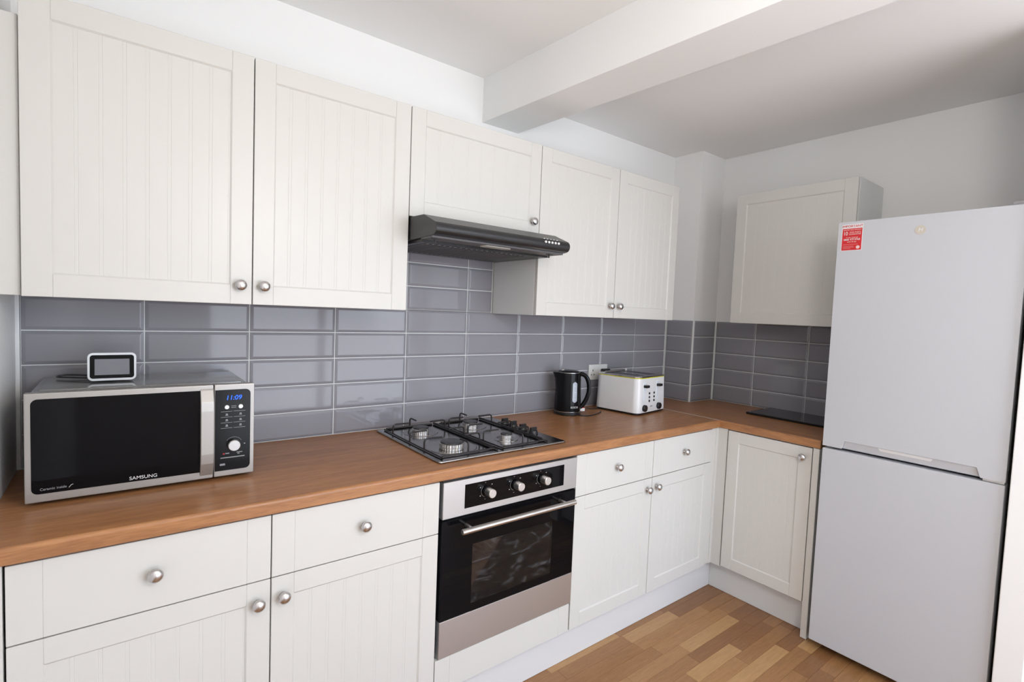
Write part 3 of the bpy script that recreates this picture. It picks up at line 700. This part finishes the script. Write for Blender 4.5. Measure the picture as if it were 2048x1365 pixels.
# ================================================================== smart clock display
t = thing('smart_display', (-1.2905, -0.155, mz1-0.0005), 'small grey smart clock with dark screen standing on the microwave', 'display', rotz=math.radians(0.6))
zb = 0.0008
body = bmesh.new(); front = rrect(-0.0545, 0.0545, 0.0, 0.076, 0.012, 6)
def ring(sc, y, dz): return [body.verts.new((x*sc, y, (z-0.004)*sc*1.0+0.004+dz)) for x, z in front]
lean = 0.013
def lean_ring(s, y0, s2=1.0): return [body.verts.new((x*s, y0 + lean*z/0.076, 0.002+z*s2)) for x, z in front]
r0 = lean_ring(0.975, -0.0405, 0.985); r1 = lean_ring(1.0, -0.0385); r2 = lean_ring(1.0, -0.031); r3 = lean_ring(0.93, 0.010, 0.80); r4 = lean_ring(0.72, 0.034, 0.48)
for p, q in ((r0, r1), (r1, r2), (r2, r3), (r3, r4)):
    n = len(p)
    for i in range(n): body.faces.new((p[i], p[(i+1) % n], q[(i+1) % n], q[i]))
body.faces.new(r0); body.faces.new(r4); bmesh.ops.recalc_face_normals(body, faces=body.faces)
bb = B(); bb.merge(body); obj('shell', bb, M['fabric'], t, angle=50)
def tilt_plate(outline, y, th):
    q = B(); n = len(outline); lo = [(x, y+lean*z/0.076, 0.002+z) for x, z in outline]; hi = [(x, y-th+lean*z/0.076, 0.002+z) for x, z in outline]
    q.add(lo+hi, [(i, (i+1) % n, n+(i+1) % n, n+i) for i in range(n)]+[tuple(range(n)), tuple(range(n, 2*n))]); bmesh.ops.recalc_face_normals(q.bm, faces=q.bm.faces); return q
bz = obj('bezel', tilt_plate(rrect(-0.0490, 0.0490, 0.006, 0.0700, 0.007), -0.0403, 0.0006), M['blackglass'], t)
obj('screen', tilt_plate(rrect(-0.0385, 0.0385, 0.0155, 0.0590, 0.0005), -0.0410, 0.0004), M['screen'], bz)
obj('power_cord', B().tube(smooth_path([(-0.035, 0.022, 0.006), (-0.055, 0.020, 0.004), (-0.085, 0.040, 0.0035), (-0.118, 0.068, 0.003), (-0.122, 0.085, 0.0035), (-0.100, 0.088, 0.006), (-0.060, 0.075, 0.005), (-0.03, 0.060, 0.0035), (0.0, 0.055, 0.0035)], 6), 0.0022, 8), M['black'], t)

# ================================================================== kettle
t = thing('kettle', (0.553, -0.117, ZT), 'black plastic jug kettle beside the white toaster', 'kettle', rotz=math.radians(-36))
obj('base', B().lathe([(0.064, 0.0), (0.069, 0.003), (0.0695, 0.014), (0.067, 0.018), (0.0, 0.018)], 40), M['black'], t)
obj('base_ring', B().lathe([(0.0662, 0.0182), (0.0692, 0.0186), (0.0692, 0.0204), (0.0662, 0.0208)], 40), M['chrome'], t)
bm_ = bmesh.new(); n = 48; prof = [(0.0672, 0.021), (0.0682, 0.030), (0.0672, 0.07), (0.0650, 0.13), (0.0632, 0.180), (0.0622, 0.208), (0.0610, 0.214)]
rings = []
for r, z in prof:
    rg = []
    for i in range(n):
        a = 2*PI*i/n; rr = r
        d = math.cos(a-PI)                       # spout at 180 degrees
        k = max(0.0, (z-0.15)/0.064)
        if d > 0.86: rr += 0.020*k**1.4*((d-0.86)/0.14)**1.3
        rg.append(bm_.verts.new((rr*math.cos(a), rr*math.sin(a), z)))
    rings.append(rg)
for p, q in zip(rings, rings[1:]):
    for i in range(n): bm_.faces.new((p[i], p[(i+1) % n], q[(i+1) % n], q[i]))
bm_.faces.new(rings[0]); bm_.faces.new(rings[-1]); bmesh.ops.recalc_face_normals(bm_.copy() if False else bm_, faces=bm_.faces)
bb = B(); bb.merge(bm_); body = obj('body', bb, M['blackgloss'], t, angle=50)
obj('lid', B().lathe([(0.0560, 0.214), (0.0565, 0.218), (0.050, 0.2225), (0.030, 0.226), (0, 0.227)], 36), M['blackgloss'], t)
obj('lid_ring', B().lathe([(0.0560, 0.2142), (0.0590, 0.2146), (0.0590, 0.2164), (0.0560, 0.2168)], 40), M['alu'], t)
obj('lid_tab', B().box(-0.040, -0.022, -0.010, 0.010, 0.222, 0.229, 0.002), M['alu'], t)
hpth = smooth_path([(0.052, 0, 0.207), (0.075, 0, 0.205), (0.096, 0, 0.186), (0.107, 0, 0.150), (0.106, 0, 0.112), (0.094, 0, 0.074), (0.076, 0, 0.044), (0.062, 0, 0.032)], 5)
obj('handle', B().tube(hpth, 0.01, 12, radii=[(0.0135, 0.0115)]*len(hpth)), M['blackgloss'], t)
sw = obj('switch', B().box(0.064, 0.090, -0.010, 0.010, 0.016, 0.034, 0.004, 2), M['white'], t)
obj('switch_mark', B().box(0.070, 0.086, -0.011, 0.011, 0.032, 0.037, 0.002), M['red'], sw)
# water gauge, curved strip on the body
def curved_strip(a0, a1, z0, z1, dr, rnd):
    q = B(); k = 10; zz = 16; V = []
    for j in range(zz+1):
        z = z0+(z1-z0)*j/zz; r = 0.0682-(z-0.03)*0.0335+dr
        e = min(z-z0, z1-z); hw = (a1-a0)/2
        if e < rnd: hw *= math.sqrt(max(0.02, 1-((rnd-e)/rnd)**2))
        for i in range(k+1):
            a = (a0+a1)/2 + hw*(2*i/k-1); V.append((r*math.cos(a), r*math.sin(a), z))
    q.add(V, [(j*(k+1)+i, j*(k+1)+i+1, (j+1)*(k+1)+i+1, (j+1)*(k+1)+i) for j in range(zz) for i in range(k)]); return q
gc = math.radians(-66)
gg = obj('water_gauge', curved_strip(gc-0.20, gc+0.20, 0.068, 0.172, 0.0012, 0.011), M['gauge'], t, angle=80)
for z in (0.085, 0.118, 0.150): obj('gauge_mark', curved_strip(gc-0.05, gc+0.05, z, z+0.003, 0.0016, 0.0001), M['print'], gg)
la = math.radians(-68); r_ = 0.0694
lettering('BOSCH', 0.0135, (r_*math.cos(la), r_*math.sin(la), 0.044), (-math.sin(la), math.cos(la), 0), (0, 0, 1), M['print'], t, sx=0.95)
obj('power_cord', B().tube(smooth_path([(0.045, -0.045, 0.005), (0.075, -0.060, 0.004), (0.115, -0.045, 0.0035), (0.160, 0.010, 0.0035), (0.185, 0.055, 0.0035), (0.190, 0.085, 0.0035)], 6), 0.003, 8), M['black'], t)

# ================================================================== toaster
TA = math.radians(8)
t = thing('toaster', (0.9685, -0.1845, ZT), 'white four-slice toaster with chrome top and yellow line', 'toaster', rotz=TA)
tw, td = 0.150, 0.137
obj('base', B().prism(rrect(-tw+0.004, tw-0.004, -td+0.004, td-0.004, 0.032, 6), 'z', 0.004, 0.014), M['black'], t)
for x in (-0.10, 0.10):
    for y in (-0.09, 0.09): obj('foot', B().cyl((x, y, 0), (x, y, 0.006), 0.010, 12), M['black'], t)
def taper(z0, z1, s0, s1, r):
    q = bmesh.new(); o0 = rrect(-tw, tw, -td, td, r, 8)
    lo = [q.verts.new((x*s0, y*s0, z0)) for x, y in o0]; hi = [q.verts.new((x*s1, y*s1, z1)) for x, y in o0]; n = len(o0)
    for i in range(n): q.faces.new((lo[i], lo[(i+1) % n], hi[(i+1) % n], hi[i]))
    q.faces.new(lo); q.faces.new(hi); bmesh.ops.recalc_face_normals(q, faces=q.faces); bb = B(); bb.merge(q); return bb
obj('body', taper(0.012, 0.190, 1.0, 0.965, 0.036), M['white'], t, angle=40)
obj('trim_line', taper(0.190, 0.1945, 0.967, 0.967, 0.036), M['yellow'], t, angle=40)
top = obj('top_plate', taper(0.1945, 0.2005, 0.966, 0.945, 0.036), M['chrome'], t, angle=40)
for x in (-0.062, 0.062):
    for dy in (-0.022, 0.022):
        s_ = obj('slot', B().box(x-0.018 if False else x-0.052+0.0, x+0.052, dy*2.2-0.013, dy*2.2+0.013, 0.2003, 0.2012) if False else B().box(x+dy-0.0125, x+dy+0.0125, -0.092, 0.088, 0.2003, 0.2010), M['black'], top)
obj('warming_rack', B().tube(smooth_path([(-0.11, 0.10, 0.205), (0.09, 0.098, 0.205)], 4), 0.004, 8), M['chrome'], top)
obj('rack_end', B().box(0.086, 0.100, 0.090, 0.106, 0.200, 0.211, 0.003), M['white'], top)
yf = -td
def fy(z): return -td*(1-0.035*(z-0.012)/0.178)
for x, dx_ in ((-0.090, -0.090), (0.046, 0.058)):
    s_ = obj('lever_slot', B().box(x-0.011, x+0.011, fy(0.12)-0.0012, fy(0.12)+0.006, 0.062, 0.172, 0.001), mat('pale_recess', (0.80, 0.84, 0.90), 0.3), t)
    b = B(); b.box(x-0.014, x+0.016, fy(0.15)-0.024, fy(0.15)-0.003, 0.144, 0.158, 0.003, 2); b.box(x-0.004, x+0.004, fy(0.15)-0.004, fy(0.15)+0.004, 0.148, 0.155)
    obj('lever', b, M['black'], t)
    obj('dial', B().cyl((dx_, fy(0.03)+0.002, 0.036), (dx_, fy(0.03)-0.014, 0.036), 0.0175, 24, 0.002), M['black'], t)
for x in (-0.038, 0.011):
    for z in (0.070, 0.090, 0.110): obj('button', B().cyl((x, fy(z)+0.002, z), (x, fy(z)-0.003, z), 0.0062, 14, 0.001), M['black'], t)
lettering('beko', 0.013, (-0.014, fy(0.04)-0.0006, 0.041), (1, 0, 0), (0, 0, 1), M['printdim'], t)
obj('power_cord', B().tube(smooth_path([(-0.13, 0.10, 0.006), (-0.165, 0.108, 0.0035), (-0.20, 0.125, 0.004), (-0.215, 0.14, 0.01)], 6), 0.003, 8), M['black'], t)

# ================================================================== double wall socket
t = thing('wall_socket', (0.889, -0.003, 1.048), 'white double wall socket on the tiles behind the toaster', 'socket')
obj('plate', B().box(0.814, 0.964, -0.0095, -0.0013, 1.050, 1.136, 0.002, 2), M['socket'], t)
for cx in (0.846, 0.932):
    obj('rocker_switch', B().box(cx-0.002, cx+0.010, -0.0115, -0.0085, 1.112, 1.128, 0.001), M['white'], t)
    b = B(); b.box(cx-0.003, cx+0.002, -0.0102, -0.009, 1.098, 1.108); b.box(cx-0.0155, cx-0.0085, -0.0102, -0.009, 1.076, 1.081); b.box(cx+0.0065, cx+0.0135, -0.0102, -0.009, 1.076, 1.081)
    obj('pin_holes', b, M['black'], t)
tag(obj('plug', B().box(0.905, 0.955, -0.045, -0.0117, 1.068, 1.112, 0.006, 2), M['black']), 'black plug pushed into the wall socket behind the toaster', 'plug')

# ================================================================== black worktop slab
tag(obj('worktop_saver', B().box(1.474, XR-0.006, -1.035, -0.580, ZT+0.0005, ZT+0.0125, 0.002, 2), M['slate']), 'glossy black worktop saver slab lying beside the fridge', 'worktop saver')

# ================================================================== fridge freezer
t = thing('fridge_freezer', (1.42, -1.393, 0.0), 'tall white fridge freezer with a red sticker', 'fridge')
FX, FY0, FY1 = 1.120, -1.680, -1.106
FZ = (0.034, 0.886, 0.8955, 1.841)
obj('cabinet_body', B().box(FX+0.064, XR-0.03, FY0+0.004, FY1-0.004, 0.045, 1.835, 0.003), M['fridgegrey'], t)
obj('gasket', B().box(FX+0.055, FX+0.066, FY0+0.012, FY1-0.012, 0.045, 1.83), M['gasket'], t)
obj('foot_plate', B().box(FX+0.09, FX+0.12, FY0+0.01, FY1-0.01, 0.0, 0.046), M['gasket'], t)
ld = obj('lower_door', B().box(FX, FX+0.056, FY0, FY1, FZ[0], FZ[1], 0.004, 2), M['fridge'], t)
# upper door, bottom edge notched by the grip recess
hy0, hy1 = -1.615, -1.178
poly = [(FY1, FZ[2]), (FY1, FZ[3]), (FY0, FZ[3]), (FY0, FZ[2]), (hy0, FZ[2]), (hy0+0.012, FZ[2]+0.034), (hy1-0.010, FZ[2]+0.034), (hy1, FZ[2])]
ud = obj('upper_door', B().prism(poly, 'x', FX, FX+0.018, 0.0012, 2).box(FX+0.017, FX+0.056, FY0+0.001, FY1-0.001, FZ[2]+0.036, FZ[3]-0.001, 0.001), M['fridge'], t)
# recessed sloping grip
b = B(); q = [(hy0+0.001, FX+0.014, FZ[2]+0.001), (hy1-0.001, FX+0.014, FZ[2]+0.001), (hy1-0.011, FX+0.004, FZ[2]+0.0335), (hy0+0.013, FX+0.004, FZ[2]+0.0335)]
vs = [(x, y, z) for y, x, z in q] + [(FX+0.03, y, z) for y, x, z in q]
b.add(vs, [(0, 1, 2, 3), (7, 6, 5, 4), (0, 4, 5, 1), (1, 5, 6, 2), (2, 6, 7, 3), (3, 7, 4, 0)]); bmesh.ops.recalc_face_normals(b.bm, faces=b.bm.faces)
gr = obj('grip', b, M['fridge'], ud, smooth=False)
b = B(); q = [(-1.468, 0.008, 0.010), (-1.318, 0.008, 0.010), (-1.306, -0.0005, 0.0325), (-1.480, -0.0005, 0.0325)]
vs = [(FX+0.004+dx, y, FZ[2]+dz) for y, dx, dz in q] + [(FX+0.02, y, FZ[2]+dz) for y, dx, dz in q]
b.add(vs, [(0, 1, 2, 3), (7, 6, 5, 4), (0, 4, 5, 1), (1, 5, 6, 2), (2, 6, 7, 3), (3, 7, 4, 0)]); bmesh.ops.recalc_face_normals(b.bm, faces=b.bm.faces)
obj('grip_bar', b, M['sticker'], ud, smooth=False)
obj('door_hinge', B().box(FX+0.012, FX+0.05, FY0+0.004, FY0+0.060, FZ[1]+0.001, FZ[2]-0.001), M['alu'], t)
obj('hinge_cover', B().box(FX+0.015, FX+0.09, FY0+0.006, FY0+0.050, 1.8415, 1.8575, 0.005, 2), M['fridgegrey'], t)
# emblem and sticker, facing -x: reading direction is -y
R_, U_ = (0, -1, 0), (0, 0, 1)
em = obj('emblem', B().cyl((FX+0.0005, -1.386, 1.7835), (FX-0.0012, -1.386, 1.7835), 0.0172, 36), M['beige'], ud)
lettering('H', 0.020, (FX-0.0013, -1.386, 1.7835), R_, U_, M['sticker'], ud, shear=0.2)
st = obj('sticker', B().box(FX-0.0006, FX+0.0004, -1.1965, -1.1205, 1.7215, 1.8300), M['sticker'], ud, smooth=False)
obj('sticker_panel', B().box(FX-0.0009, FX, -1.1945, -1.1230, 1.7235, 1.8125), M['red'], ud, smooth=False)
xs_ = FX-0.0011; yc = -1.1588
lettering('IMPORTANT', 0.0136, (xs_, yc, 1.8212), R_, U_, M['red'], ud, sx=0.98)
lettering('REGISTER YOUR APPLIANCE', 0.0066, (xs_, yc, 1.8065), R_, U_, M['pink'], ud, sx=0.78)
lettering('10', 0.0215, (xs_, -1.1350, 1.7920), R_, U_, M['sticker'], ud, sx=0.80)
lettering('YEAR PARTS', 0.0088, (xs_, -1.1690, 1.7962), R_, U_, M['pink'], ud, sx=0.85)
lettering('GUARANTEE', 0.0088, (xs_, -1.1690, 1.7885), R_, U_, M['pink'], ud, sx=0.85)
lettering('To claim, simply call', 0.0072, (xs_, yc, 1.7755), R_, U_, M['pink'], ud, sx=0.72)
lettering('0800 479 0768', 0.0110, (xs_, yc, 1.7668), R_, U_, M['sticker'], ud, sx=0.90)
lettering('within 28 days', 0.0074, (xs_, yc, 1.7580), R_, U_, M['pink'], ud, sx=0.8)
b = B()
for z, y1 in ((1.7470, -1.182), (1.7400, -1.166), (1.7355, -1.168), (1.7310, -1.156)): b.box(xs_-0.0002, xs_+0.0002, y1, -1.1285, z-0.0011, z+0.0011)
obj('print', b, mat('faint_print', (0.70, 0.18, 0.17), 0.5), ud, smooth=False)
obj('sticker_logo', B().cyl((FX-0.0006, -1.1825, 1.7345), (FX-0.0013, -1.1825, 1.7345), 0.0068, 24), M['pink'], ud)
